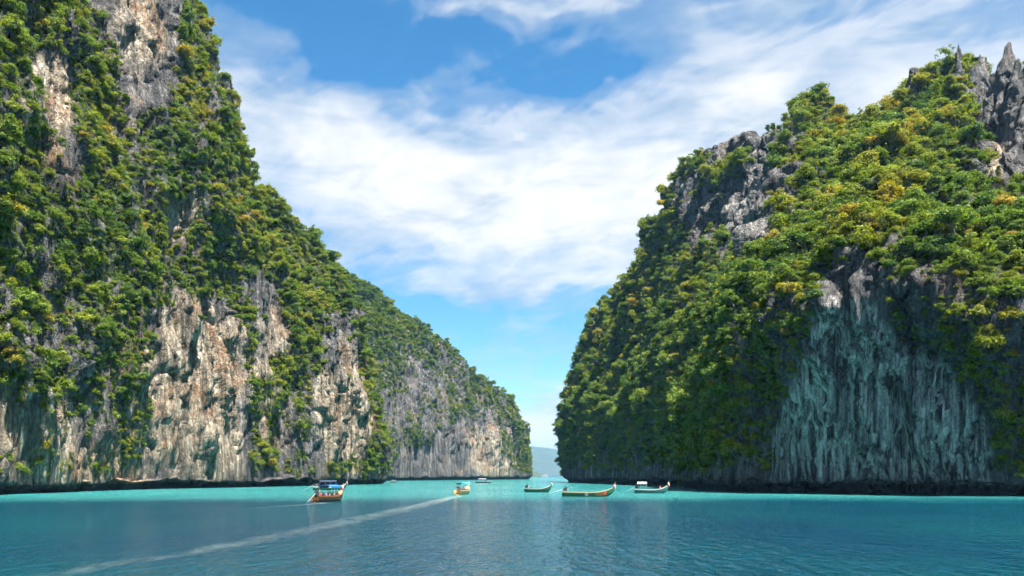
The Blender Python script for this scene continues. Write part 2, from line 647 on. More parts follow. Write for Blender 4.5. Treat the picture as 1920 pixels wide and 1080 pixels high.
def left_veg(P, n, n0, px, py):
    v = .64 + .25 * sstep(n[..., 2], .05, .5)
    v -= .20 * sstep(py, 640, 760) * (1 - .3 * sstep(px, 560, 700))
    v += .12 * sstep(px, 380, 520) * (1 - sstep(py, 500, 560))
    return v


L_BARE = [(1, [(40, 110), (125, 100), (140, 250), (105, 270), (60, 200)]),
          (1, [(130, -40), (330, -40), (325, 200), (250, 190), (215, 90)]),
          (.9, 250, 120, 45, 90), (.8, 135, 320, 32, 50), (.85, 330, 410, 40, 35),
          (.85, [(260, 580), (320, 550), (420, 570), (465, 650), (465, 900), (290, 900), (265, 700)]),
          (.9, [(470, 520), (525, 520), (540, 680), (500, 700), (465, 640)]),
          (.85, [(590, 580), (670, 590), (690, 860), (560, 880), (600, 700)]),
          (.7, 20, 810, 60, 70), (.55, 190, 830, 45, 50), (.8, 110, 600, 26, 60), (.6, 60, 640, 30, 50)]
L_WARM = [(.9, 90, 190, 70, 100), (.55, 250, 60, 90, 110), (.75, 340, 720, 130, 200), (1.0, 400, 790, 60, 130),
          (.9, 640, 780, 60, 120), (.7, 60, 800, 120, 110), (.6, 330, 400, 70, 50), (.55, 510, 700, 60, 160), (.8, 150, 880, 160, 60)]
make_cliff('left', 'limestone_cliff', L_COLS, .58, 3, L_BARE, L_WARM, [], left_veg,
           'towering beige and grey limestone cliff filling the left side of the channel', flute=1.1)

M_COLS = [((-165, 560), (-215, 640, 160), None), ((-118, 600), (-172, 680, 159), None), ((-94, 640), (-143, 700, 161), None),
          ((-76, 675), (-121, 720, 159), None), ((-58, 710), (-99, 750, 145), None), ((-41, 742), (-79, 770, 129), None),
          ((-26, 770), (-57, 790, 118), None), ((-13, 795), (-39, 810, 99), None), ((-3, 815), (-20, 830, 87), None),
          ((8, 838), (0, 850, 67), None), ((17, 856), (13, 860, 46), None), ((15, 880), (8, 878, 38), None), ((-25, 930), (-35, 915, 50), None)]


def mid_veg(P, n, n0, px, py):
    v = .44 + .3 * sstep(n[..., 2], .1, .6) + .35 * (1 - sstep(P[..., 2], 60, 110)) * 0
    sil = 495 + np.clip((px - 620), 0, 400) * .84      # roughly the skyline
    v += .38 * (1 - sstep(py - sil, 40, 130))
    v -= .18 * sstep(py, 830, 880)
    return v


make_cliff('mid', 'limestone_cliff', M_COLS, 1.05, 23,
           [(.75, 810, 710, 75, 80), (.8, 905, 800, 45, 75), (.8, [(880, 780), (945, 790), (950, 890), (740, 890), (760, 855)]), (.5, 700, 800, 30, 80)],
           [(.7, 915, 850, 40, 60), (.9, 925, 870, 30, 50), (.35, 960, 860, 60, 40)], [], mid_veg,
           'grey limestone headland sloping down to the water in the middle distance', amp=.85)

WP = (-.025, -.03, .34, .64)
WQ = (-.025, -.05, .13, .58)
WR = (-.025, -.05, .24, .62)
R_COLS = [((120, 640), (150, 590, 60), None), ((70, 590), (85, 565, 80), None), ((40, 556), (56, 545, 88), (.0, .06, .22, .55)),
          ((31, 534), (53, 525, 95), (-.04, .03, .25, .58)), ((37, 492), (62, 508, 107), (-.02, .05, .25, .6)),
          ((45, 452), (75, 488, 123), (.04, .16, .40, .70)), ((52, 416), (83, 460, 141), (.06, .22, .46, .73)), ((60, 372), (88, 440, 157), (.08, .25, .48, .74)),
          ((63, 336), (97, 420, 160), (.09, .26, .48, .74)), ((61, 300), (112, 400, 156), (.12, .28, .48, .73)), ((55, 262), (119, 385, 152), (.13, .28, .46, .70)),
          ((57, 234), (124, 365, 155), (.07, .15, .32, .64)), ((70, 213), (137, 350, 139), WR), ((80, 205), (148, 340, 142), WQ),
          ((90, 197), (154, 330, 148), WR), ((98, 190), (160, 320, 150), WP), ((107, 183), (166, 308, 138), WP),
          ((119, 175), (170, 298, 138), (.03, .10, .34, .64)), ((152, 153), (194, 268, 134), (.05, .16, .36, .66)), ((225, 108), (255, 210, 145), None),
          ((310, 50), (340, 150, 150), None)]


def right_veg(P, n, n0, px, py):
    v = .68 + .25 * sstep(n[..., 2], .05, .5)
    v -= .25 * sstep(py, 845, 890) * (1 - sstep(px, 1400, 1440))
    return v


R_WALL = [(1545, 505), (1600, 485), (1655, 510), (1685, 640), (1785, 690), (1838, 790), (1848, 915), (1440, 915), (1462, 770), (1495, 650), (1540, 600)]
R_PALE = [(1560, 570), (1650, 570), (1685, 640), (1785, 690), (1838, 790), (1848, 915), (1440, 915), (1462, 770), (1495, 650), (1540, 600)]
R_BARE = [(1, R_WALL), (1.5, 1395, 400, 55, 85), (1.2, 1318, 395, 40, 70), (1.0, 1430, 330, 40, 60), (1.2, 1390, 262, 90, 38), (1.1, 1488, 290, 18, 80), (.75, 1415, 250, 60, 30),
          (1.0, 1842, 200, 30, 110), (1.4, 1900, 250, 60, 120), (.6, 1730, 300, 45, 22), (.7, 1860, 350, 18, 60), (.5, 1740, 560, 50, 60),
          (.6, 1480, 370, 22, 50), (.4, [(1060, 875), (1420, 880), (1420, 915), (1060, 915)])]
make_cliff('right', 'limestone_cliff', R_COLS, .66, 43, R_BARE,
           [(.8, 1860, 340, 20, 70), (.3, 1480, 890, 60, 40)], [(1, R_PALE), (.4, 1395, 400, 60, 90), (.3, 1240, 880, 300, 40)], right_veg,
           'green forested limestone mountain with a shaded bare wall on the right', flute=1.3)


# far hills beyond the channel mouth
def far_hill(name, pts, Y, depth, label):
    """pts: (photo column, photo row of the crest)"""
    pts = np.array(pts, float)
    xs = np.linspace(pts[0, 0], pts[-1, 0], 90)
    hy = np.interp(xs, pts[:, 0], pts[:, 1])
    X = (xs - 960) / F * Y
    Z = np.maximum((HZ - hy) / F * Y + CAM_H, 1)
    t = np.linspace(-1, 1, 25)
    P = np.zeros((len(xs), len(t), 3))
    for j, tt in enumerate(t):
        P[:, j, 0] = X
        P[:, j, 1] = Y + tt * depth
        P[:, j, 2] = Z * (1 - abs(tt) ** 1.6) - 2
    P[..., 2] += (fbm(P / 300., 4, 91) * .12 * Z.max()) * (1 - np.abs(t)) [None, :]
    o = grid_mesh(name, P, M_FAR)
    tag(o, label, 'hill', kind='structure')


far_hill('hill', [(700, 870), (850, 850), (960, 838), (1000, 838), (1020, 840), (1050, 845), (1090, 850), (1200, 862), (1400, 885)], 8000, 1300,
         'distant blue hazy hill seen through the channel mouth')
far_hill('low_headland', [(820, 886), (900, 880), (960, 880), (990, 881), (1005, 883), (1018, 888), (1026, 890.5)], 2300, 180,
         'low hazy headland at the foot of the distant hill')


# ------------------------------------------------------------------ trees
def crown_mesh(name, seed, kind):
    r = np.random.default_rng(seed)
    nb = {'dome': 17, 'flat': 15, 'tall': 16, 'shrub': 11, 'drape': 15, 'sparse': 12}[kind]
    cs, rs = [], []
    for i in range(nb):
        a = r.uniform(0, 2 * math.pi); u = r.uniform(0, 1) ** .6
        if kind == 'dome':
            c = (u * .72 * math.cos(a), u * .72 * math.sin(a), .55 + (1 - u ** 2) * .55 + r.uniform(-.25, .15)); s = r.uniform(.26, .42)
        elif kind == 'flat':
            c = (u * .95 * math.cos(a), u * .85 * math.sin(a), .75 + r.uniform(-.18, .18)); s = r.uniform(.22, .38)
        elif kind == 'tall':
            hgt = r.uniform(0, 1); w = .55 * (1 - .55 * hgt)
            c = (u * w * math.cos(a), u * w * math.sin(a), .45 + hgt * 1.25); s = r.uniform(.22, .36)
        elif kind == 'drape':
            hgt = r.uniform(0, 1) ** .8; w = .42 * (1 - .4 * hgt)
            c = (.12 + u * w * .6 * math.cos(a), u * w * 1.5 * math.sin(a) + .12 * math.sin(5 * hgt), .25 - hgt * 1.9); s = r.uniform(.16, .30)
        elif kind == 'sparse':
            c = (u * .95 * math.cos(a), u * .95 * math.sin(a), .35 + r.uniform(0, 1.1)); s = r.uniform(.14, .27)
        else:
            c = (u * .8 * math.cos(a), u * .8 * math.sin(a), .12 + (1 - u ** 2) * .35 + r.uniform(-.25, .1)); s = r.uniform(.26, .42)
        cs.append(c); rs.append(s)
    V, Fc, lv = [], [], []
    for c, s in zip(cs, rs):
        c = np.array(c)
        n = int(84 * (s / .34) ** 2)
        bv = r.uniform(.22, .78)
        sq = np.array([r.uniform(.8, 1.35), r.uniform(.8, 1.35), r.uniform(.5, .85)])
        twig = r.normal(size=(5, 3)); twig /= np.linalg.norm(twig, axis=1, keepdims=True)
        for k in range(n):
            d = r.normal(size=3); d /= np.linalg.norm(d)
            if d[2] < -.45 and r.random() < .6: d[2] *= -1
            far = 1 + .45 * max(0, (twig @ d).max() - .72) / .28          # sprays of twigs poke out of the clump
            p = c + d * s * r.uniform(.55, 1.12) * far * sq
            nn = d + r.normal(size=3) * .5 + np.array([0, 0, .6]); nn /= np.linalg.norm(nn)
            t1 = np.cross(nn, r.normal(size=3)); t1 /= np.linalg.norm(t1); t2 = np.cross(nn, t1)
            q = r.uniform(.6, 1.25)
            a, b = r.uniform(.06, .11) * q, r.uniform(.035, .07) * q
            i0 = len(V)
            V += [p - t1 * a, p - t2 * b + nn * .02, p + t1 * a * 1.1 - nn * .02, p + t2 * b + nn * .02]
            Fc.append((i0, i0 + 1, i0 + 2, i0 + 3))
            lv += [np.clip(bv + r.normal() * .2, 0, 1)] * 4
    V = np.array(V)
    V[:, 0] += .45 * np.clip(V[:, 2], 0, 1)          # crown leans out from the rock
    me = bpy.data.meshes.new(name)
    me.from_pydata(V.tolist(), [], Fc)
    at = me.attributes.new('leafvar', 'FLOAT', 'POINT')
    at.data.foreach_set('value', np.array(lv, dtype=np.float32))
    me.materials.append(M_LEAF)
    me.update()
    return me, np.array(cs), np.array(rs)


def tube(V, Fc, pts, rad, n=6):
    base = len(V)
    pts = [np.array(p, float) for p in pts]
    for i, p in enumerate(pts):
        d = pts[min(i + 1, len(pts) - 1)] - pts[max(i - 1, 0)]
        d = d / np.linalg.norm(d)
        a = np.cross(d, (0.3, .9, .1)); a /= np.linalg.norm(a); b = np.cross(d, a)
        for k in range(n):
            t = 2 * math.pi * k / n
            V.append(p + rad[i] * (math.cos(t) * a + math.sin(t) * b))
    for i in range(len(pts) - 1):
        for k in range(n):
            q = base + i * n
            Fc.append((q + k, q + (k + 1) % n, q + n + (k + 1) % n, q + n + k))
    Fc.append(tuple(base + k for k in range(n))[::-1])
    Fc.append(tuple(base + (len(pts) - 1) * n + k for k in range(n)))


def trunk_mesh(name, cs, rs, seed, kind):
    r = np.random.default_rng(seed + 500)
    V, Fc = [], []
    top = .5 if kind not in ('shrub', 'drape') else .2
    fork = np.array([.30 * top, 0, top])
    tube(V, Fc, [(-.35, 0, -.28), (-.08, 0, 0), (.05, .02, top * .5), fork], [.075, .07, .055, .045])
    for i in np.argsort(-rs)[:6]:
        c = cs[i].copy(); c[0] += .45 * np.clip(c[2], 0, 1)
        mid = fork * .5 + c * .5 + r.normal(size=3) * .05
        tube(V, Fc, [fork, mid, c], [.035, .024, .010], 5)
    me = bpy.data.meshes.new(name)
    me.from_pydata([tuple(v) for v in V], [], Fc)
    me.materials.append(M_BARK)
    me.update()
    return me


KINDS = ['dome', 'dome', 'flat', 'dome', 'tall', 'shrub', 'dome', 'flat', 'shrub', 'dome', 'drape', 'sparse', 'drape', 'sparse']
VARI = []
for k, kd in enumerate(KINDS):
    cm, cs, rs = crown_mesh('crown', 100 + k, kd)
    VARI.append((cm, trunk_mesh('trunk', cs, rs, 100 + k, kd), kd))


def scatter(key, spacing, rmin, rmax, seed):
    """plant positions on a cliff, thinned on a voxel grid"""
    D = ISL[key]; P, n, n0, v = D['P'], D['n'], D['n0'], D['veg']
    r = np.random.default_rng(seed)
    last = np.searchsorted(D['tv'], 10.6)
    A = P[:-1, :last - 1]; B = P[1:, :last - 1]; Cc = P[:-1, 1:last]
    area = np.linalg.norm(np.cross(B - A, Cc - A), axis=-1)
    vm = v[:-1, :last - 1]
    nn = n0[:-1, :last - 1]
    px, py = to_px(A)
    ok = (px > -330) & (px < 2250) & (py > -260) & (A[..., 1] > 20)
    w = (area * sstep(vm, .18, .55) * ok).reshape(-1)
    nt = int(w.sum() / spacing ** 2 * 2.6)
    pick = r.choice(len(w), nt, p=w / w.sum())
    a, b, c = A.reshape(-1, 3)[pick], B.reshape(-1, 3)[pick], Cc.reshape(-1, 3)[pick]
    s, t = r.random(nt)[:, None], r.random(nt)[:, None]
    pos = a + (b - a) * s + (c - a) * t
    nor = nn.reshape(-1, 3)[pick]
    vg = vm.reshape(-1)[pick]
    cell = np.floor(pos / spacing).astype(np.int64)
    keyc = cell[:, 0] * 1000003 + cell[:, 1] * 10007 + cell[:, 2]
    _, first = np.unique(keyc, return_index=True)
    pos, nor, vg = pos[first], nor[first], vg[first]
    m = len(pos)
    size = rmin + (rmax - rmin) * r.random(m) ** 2.1 * (.45 + .55 * sstep(vg, .3, .8))
    size *= .85 + .12 * sstep(nor[:, 2], .2, .7)
    if key == 'right':      # trees low on the channel flank, enlarged so their crowns catch the sun
        flank = sstep(pos[:, 1], 235, 262) * (1 - sstep(pos[:, 2], 45, 70))
        size *= 1 + .35 * flank
    yaw = np.arctan2(nor[:, 1], nor[:, 0]) + r.normal(size=m) * .7
    tint = .61 + .32 * fbm(pos / 16., 2, seed + 5) + r.normal(size=m) * .11
    tint = np.where(r.random(m) < .02, r.uniform(.80, .97, m), tint)
    gold = fbm(pos / 9., 2, seed + 9)
    tint = np.where((gold > .56) & (r.random(m) < .5), r.uniform(.76, .95, m), tint)
    tint = np.clip(tint - (.10 if key == 'mid' else 0), 0, .96)
    var = r.integers(0, len(VARI), m)
    steep = nor[:, 2] < .25
    var = np.where(steep & (r.random(m) < .4), np.where(r.random(m) < .5, 5, 8), var)
    var = np.where(size < rmin + .3 * (rmax - rmin), np.where(r.random(m) < .55, np.where(r.random(m) < .5, 5, 8), var), var)
    var = np.where(np.isin(var, (10, 12)) & (nor[:, 2] > .25), 3, var)
    var = np.where((nor[:, 2] < .2) & (r.random(m) < .16), np.where(r.random(m) < .5, 10, 12), var)
    return dict(pos=pos, nor=nor, size=size, yaw=yaw, tint=tint, var=var)


def layers(key, seed, *specs):
    parts = [scatter(key, *sp, seed + 100 * i) for i, sp in enumerate(specs)]
    return {k: np.concatenate([p[k] for p in parts]) for k in parts[0]}


TREES = {'left': layers('left', 11, (3.7, 1.7, 4.4), (1.9, .7, 1.7)),
         'mid': layers('mid', 12, (4.2, 1.6, 3.9), (2.5, .9, 2.0)),
         'right': layers('right', 13, (3.9, 1.8, 4.6), (2.1, .75, 1.9))}

PROTO = {}
R90 = math.pi / 2


def at_(px, py, Y):
    return np.array([(px - 960) / F * Y, Y, CAM_H + (HZ - py) / F * Y])


PLACE = {'left': 'the tall left cliff', 'mid': 'the middle headland', 'right': 'the right-hand mountain'}


def tint_word(t):
    return 'dark green' if t < .36 else 'mid green' if t < .58 else 'bright green' if t < .76 else 'golden yellow'


def plant_tree(key, i, T, k):
    root = bpy.data.objects.new('tree' if VARI[k][2] not in ('shrub', 'drape') else 'shrub', None)
    root.empty_display_size = .5
    COL.objects.link(root)
    root.location = T['pos'][i]
    root.rotation_euler = (0, 0, T['yaw'][i])
    s = T['size'][i]
    root.scale = (s, s, s)
    cr = bpy.data.objects.new('crown', VARI[k][0]); COL.objects.link(cr); cr.parent = root
    cr['tint'] = float(T['tint'][i])
    tr = bpy.data.objects.new('trunk', VARI[k][1]); COL.objects.link(tr); tr.parent = root
    PROTO.setdefault(k, cr)
    word = tint_word(T['tint'][i])
    kind = 'tree' if VARI[k][2] not in ('shrub', 'drape') else 'shrub'
    PLANTED.setdefault((word, kind, region(key, T['pos'][i])), []).append((T['pos'][i][2], root))
    return root


PLANTED = {}


def region(key, p):
    """words for the stretch of cliff a plant stands on"""
    px, py = to_px(np.array(p))
    if key == 'left':
        if py < 270: return 'high on the left cliff by the picture edge' if px < 160 else 'high on the left cliff below its skyline'
        if py < 540: return 'midway up the left cliff by the picture edge' if px < 160 else 'midway up the left cliff above the beige wall' if px < 430 else 'on the falling skyline of the left cliff'
        return 'low on the left cliff by the picture edge' if px < 250 else 'beside the beige wall of the left cliff' if px < 540 else 'at the far point of the left cliff'
    if key == 'mid': return 'on the middle headland'
    if px < 1200: return 'at the channel edge of the right mountain'
    if px < 1440: return 'on the upper channel flank of the right mountain' if py < 480 else 'on the middle channel flank of the right mountain' if py < 680 else 'low on the channel flank of the right mountain'
    if py < 320: return 'near the middle skyline of the right mountain' if px < 1640 else 'below the rocky peak of the right mountain'
    if py < 430: return 'on the upper slope left of centre above the grey wall' if px < 1640 else 'on the upper right slope of the right mountain'
    if py < 500: return 'just above the bare grey wall' if px < 1700 else 'on the middle right slope of the right mountain'
    return 'along the left side of the bare grey wall' if px < 1560 else 'along the right side of the bare grey wall' if px < 1800 else 'on the lower right slope by the picture edge'


ORD = ['highest', 'second highest', 'third highest', 'fourth highest', 'fifth highest', 'sixth highest', 'seventh highest', 'eighth highest', 'ninth highest', 'tenth highest',
       'eleventh highest', 'twelfth highest', 'thirteenth highest', 'fourteenth highest', 'fifteenth highest', 'sixteenth highest', 'seventeenth highest', 'eighteenth highest', 'nineteenth highest', 'twentieth highest'] + [f'twenty-{w} highest' for w in ('first', 'second', 'third', 'fourth', 'fifth', 'sixth', 'seventh', 'eighth', 'ninth')]


def label_plants():
    for (word, kind, reg), lst in PLANTED.items():
        lst.sort(key=lambda q: -q[0])
        for n, (_, root) in enumerate(lst):
            pre = '' if len(lst) == 1 else ORD[n] + ' ' if n < len(ORD) else 'lower-growing '
            tag(root, f'{pre}{word} {kind} {reg}', kind, f'{word} {kind}s {reg}')


chosen = {}
tot = []
for key, T in TREES.items():
    px, py = to_px(T['pos'])
    vis = (px > 10) & (px < 1910) & (py > 15) & (py < 915)
    big = T['size'] / T['pos'][:, 1] * vis
    for i in np.argsort(-big)[:300]:
        tot.append((big[i], key, int(i)))
tot.sort(reverse=True)
for _, key, i in tot[:300]:
    chosen.setdefault(key, []).append(i)
for key in chosen:
    for i in chosen[key]:
        plant_tree(key, i, TREES[key], int(TREES[key]['var'][i]))
label_plants()
lean = dict(pos=np.array([at_(1068, 742, 531)]), yaw=np.array([math.pi * 1.02]), size=np.array([4.6]), tint=np.array([.22]))
lt = plant_tree('right', 0, lean, 2)
lt.rotation_euler = (0, R90 * .55, math.pi * 1.02)
tag(lt, 'dark tree leaning out over the channel from the outer edge of the right mountain', 'tree')


def forest(key, label):
    """the remaining plants of one cliff: one object, crowns instanced on points"""
    T = TREES[key]
    keep = np.ones(len(T['pos']), bool)
    keep[chosen.get(key, [])] = False
    keep &= np.isin(T['var'], list(PROTO))
    pos = T['pos'][keep]
    me = bpy.data.meshes.new('forest')
    me.vertices.add(len(pos))
    me.vertices.foreach_set('co', pos.reshape(-1).astype(np.float32))
    r = np.random.default_rng(5)
    rot = np.zeros((len(pos), 3), np.float32)
    rot[:, 2] = T['yaw'][keep]
    rot[:, :2] = r.normal(size=(len(pos), 2)) * .12
    me.attributes.new('rot', 'FLOAT_VECTOR', 'POINT').data.foreach_set('vector', rot.reshape(-1))
    me.attributes.new('size', 'FLOAT', 'POINT').data.foreach_set('value', T['size'][keep].astype(np.float32))
    me.attributes.new('tint', 'FLOAT', 'POINT').data.foreach_set('value', T['tint'][keep].astype(np.float32))
    me.attributes.new('var', 'INT', 'POINT').data.foreach_set('value', T['var'][keep].astype(np.int32))
    me.update()
    o = bpy.data.objects.new('forest', me)
    COL.objects.link(o)
    tag(o, label, 'forest', kind='stuff')
    ng = bpy.data.node_groups.new('forest', 'GeometryNodeTree')
    ng.interface.new_socket('Geometry', in_out='INPUT', socket_type='NodeSocketGeometry')
    ng.interface.new_socket('Geometry', in_out='OUTPUT', socket_type='NodeSocketGeometry')
    N = ng.nodes
    gi = N.new('NodeGroupInput'); go = N.new('NodeGroupOutput'); jn = N.new('GeometryNodeJoinGeometry')
    m2p = N.new('GeometryNodeMeshToPoints'); ng.links.new(gi.outputs[0], m2p.inputs['Mesh'])

    def na(name, ty):
        q = N.new('GeometryNodeInputNamedAttribute'); q.data_type = ty
        q.inputs['Name'].default_value = name
        return q.outputs['Attribute']
    ar, asz, av = na('rot', 'FLOAT_VECTOR'), na('size', 'FLOAT'), na('var', 'INT')
    for k, cr in PROTO.items():
        oi = N.new('GeometryNodeObjectInfo'); oi.transform_space = 'ORIGINAL'
        oi.inputs['Object'].default_value = cr
        oi.inputs['As Instance'].default_value = True
        cp = N.new('FunctionNodeCompare'); cp.data_type = 'INT'; cp.operation = 'EQUAL'
        ng.links.new(av, cp.inputs[2]); cp.inputs[3].default_value = k
        ip = N.new('GeometryNodeInstanceOnPoints')
        ng.links.new(m2p.outputs[0], ip.inputs['Points'])
        ng.links.new(cp.outputs[0], ip.inputs['Selection'])
        ng.links.new(oi.outputs['Geometry'], ip.inputs['Instance'])
        e2r = N.new('FunctionNodeEulerToRotation'); ng.links.new(ar, e2r.inputs[0])
        ng.links.new(e2r.outputs[0], ip.inputs['Rotation'])
        ng.links.new(asz, ip.inputs['Scale'])
        ng.links.new(ip.outputs[0], jn.inputs[0])
    ng.links.new(jn.outputs[0], go.inputs[0])
    md = o.modifiers.new('scatter', 'NODES')
    md.node_group = ng
    return len(pos)


print('TREES', {k: len(T['pos']) for k, T in TREES.items()}, {k: len(v) for k, v in chosen.items()})
forest('left', 'dense green trees and shrubs clothing the tall left cliff')
forest('mid', 'green scrub and trees covering the middle headland')
forest('right', 'dense tropical forest clothing the right-hand mountain')


# ------------------------------------------------------------------ rock pinnacles on the right-hand peak
def pinnacle(base, h, r0, lean, seed):
    nu, nv = 56, 80
    P = np.zeros((nu, nv, 3))
    for j in range(nv):
        t = j / (nv - 1)
        rr = r0 * (1 - t ** 3) ** .6 * (1 - .45 * t)
        for i in range(nu):
            a = 2 * math.pi * i / (nu - 1)
            P[i, j] = (base[0] + lean[0] * t + rr * math.cos(a), base[1] + lean[1] * t + rr * math.sin(a) * .8, base[2] + h * t)
    c = P.mean(axis=0, keepdims=True)
    out = P - c; out[..., 2] = 0
    out /= np.maximum(np.linalg.norm(out, axis=-1, keepdims=True), 1e-3)
    d = 2.2 * fbm(P / np.array([5, 5, 7.]), 3, seed) + 1.4 * ridged(P / np.array([2.6, 2.6, 8.]), 3, seed + 4) + 1.2 * fbm(P / 1.8, 3, seed + 7)
    d[-1] = d[0]
    P = P + out * (d * np.linspace(1, .25, nv)[None])[..., None]
    P[..., 2] += 3.0 * fbm(P / 2.6, 3, seed + 11) * np.linspace(0, 1, nv)[None]
    P[-1] = P[0]
    o = grid_mesh('rock_pinnacle', P, M_ROCK, {'veg': np.full((nu, nv), .12), 'warm': np.zeros((nu, nv)), 'pale': np.full((nu, nv), .15)})
    o.parent = ISL['right']['obj']
    return o


def at(px, py, Y):
    return np.array([(px - 960) / F * Y, Y, CAM_H + (HZ - py) / F * Y])


for (px, pt, pb, Y, r0, ln, sd) in [(1886, 80, 330, 262, 6.0, (1.5, 2), 5), (1905, 112, 330, 258, 5.0, (1, 1), 6), (1868, 150, 330, 264, 6.0, (0, 2), 7),
                                    (1925, 160, 360, 254, 7.0, (2, 0), 8), (1797, 82, 190, 306, 2.6, (0, 0), 9), (1838, 100, 300, 296, 6.0, (1, 2), 10),
                                    (1716, 122, 190, 322, 3.4, (0, 0), 12)]:
    b, t = at(px, pb, Y), at(px, pt, Y)
    pinnacle(b, t[2] - b[2], r0, ln, 300 + sd)


# ------------------------------------------------------------------ boats
PAINT = {}


def paint(name, col, rough=.45, wear=.25):
    if name in PAINT: return PAINT[name]
    m, g, out = mat_new(name)
    tc = g.n('ShaderNodeTexCoord')
    n = g.noise(g.scale(tc.outputs['Object'], (.8, 3, 4)), 1.6, 4, .6)
    n2 = g.noise(tc.outputs['Object'], 7.0, 4, .6)
    c = g.mix(g.math('MULTIPLY', g.mapr(n, .45, .75), wear), col, tuple(x * .45 for x in col))
    c = g.mix(g.math('MULTIPLY', g.mapr(n2, .55, .75), wear * .6), c, (.12, .10, .085))
    principled(g, out, Base_Color=c, Roughness=rough, Specular_IOR_Level=.3)
    PAINT[name] = m
    return m


def simple_box(V, Fc, lo, hi):
    b = len(V)
    x0, y0, z0 = lo; x1, y1, z1 = hi
    V += [(x0, y0, z0), (x1, y0, z0), (x1, y1, z0), (x0, y1, z0), (x0, y0, z1), (x1, y0, z1), (x1, y1, z1), (x0, y1, z1)]
    Fc += [tuple(b + k for k in f) for f in ((0, 3, 2, 1), (4, 5, 6, 7), (0, 1, 5, 4), (1, 2, 6, 5), (2, 3, 7, 6), (3, 0, 4, 7))]


def box_part(name, lo, hi, mat, parent, bevel=.02):
    V, Fc = [], []
    simple_box(V, Fc, lo, hi)
    o = mesh_obj(name, V, Fc, mat, parent)
    if bevel:
        bm = bmesh.new(); bm.from_mesh(o.data)
        bmesh.ops.bevel(bm, geom=bm.edges[:], offset=bevel, segments=2, affect='EDGES')
        bm.to_mesh(o.data); bm.free()
    return o


def tube_part(name, pts, rad, mat, parent, n=8):
    V, Fc = [], []
    tube(V, Fc, pts, rad if isinstance(rad, (list, tuple)) else [rad] * len(pts), n)
    return mesh_obj(name, V, Fc, mat, parent, smooth=True)


def loft_part(name, rings, mat, parent, closed=True, cap=True, smooth=True):
    n = len(rings[0])
    V = [tuple(p) for r in rings for p in r]
    Fc = []
    m = n if closed else n - 1
    for i in range(len(rings) - 1):
        for k in range(m):
            Fc.append((i * n + k, i * n + (k + 1) % n, (i + 1) * n + (k + 1) % n, (i + 1) * n + k))
    if cap and closed:
        Fc.append(tuple(range(n))[::-1]); Fc.append(tuple((len(rings) - 1) * n + k for k in range(n)))
    return mesh_obj(name, V, Fc, mat, parent, smooth=smooth)


WOOD = paint('varnished_teak', (.075, .038, .018), .4, .5)
DECK = paint('worn_deck_planks', (.24, .17, .105), .7, .5)
IRON = paint('greasy_engine_iron', (.045, .045, .05), .5, .5)
STEEL = paint('steel_shaft', (.30, .30, .31), .35, .3)
WHITE = paint('white_boat_paint', (.46, .45, .43), .4, .3)


def hull_lines(L, B, bow=1.5):
    def half(t):      # t -1 stern .. 1 bow
        w = B / 2 * (1 - max(0, t) ** 2.6) * (1 - .28 * max(0, -t) ** 2)
        return max(w, .05)
    def sheer(t):
        return .95 + bow * .72 * max(0, t) ** 2.6 + .12 * max(0, -t) ** 2
    def keel(t):
        return -.32 + .95 * max(0, t) ** 5 * bow + .18 * max(0, -t) ** 3
    def xx(t):
        return t * L / 2
    return half, sheer, keel, xx


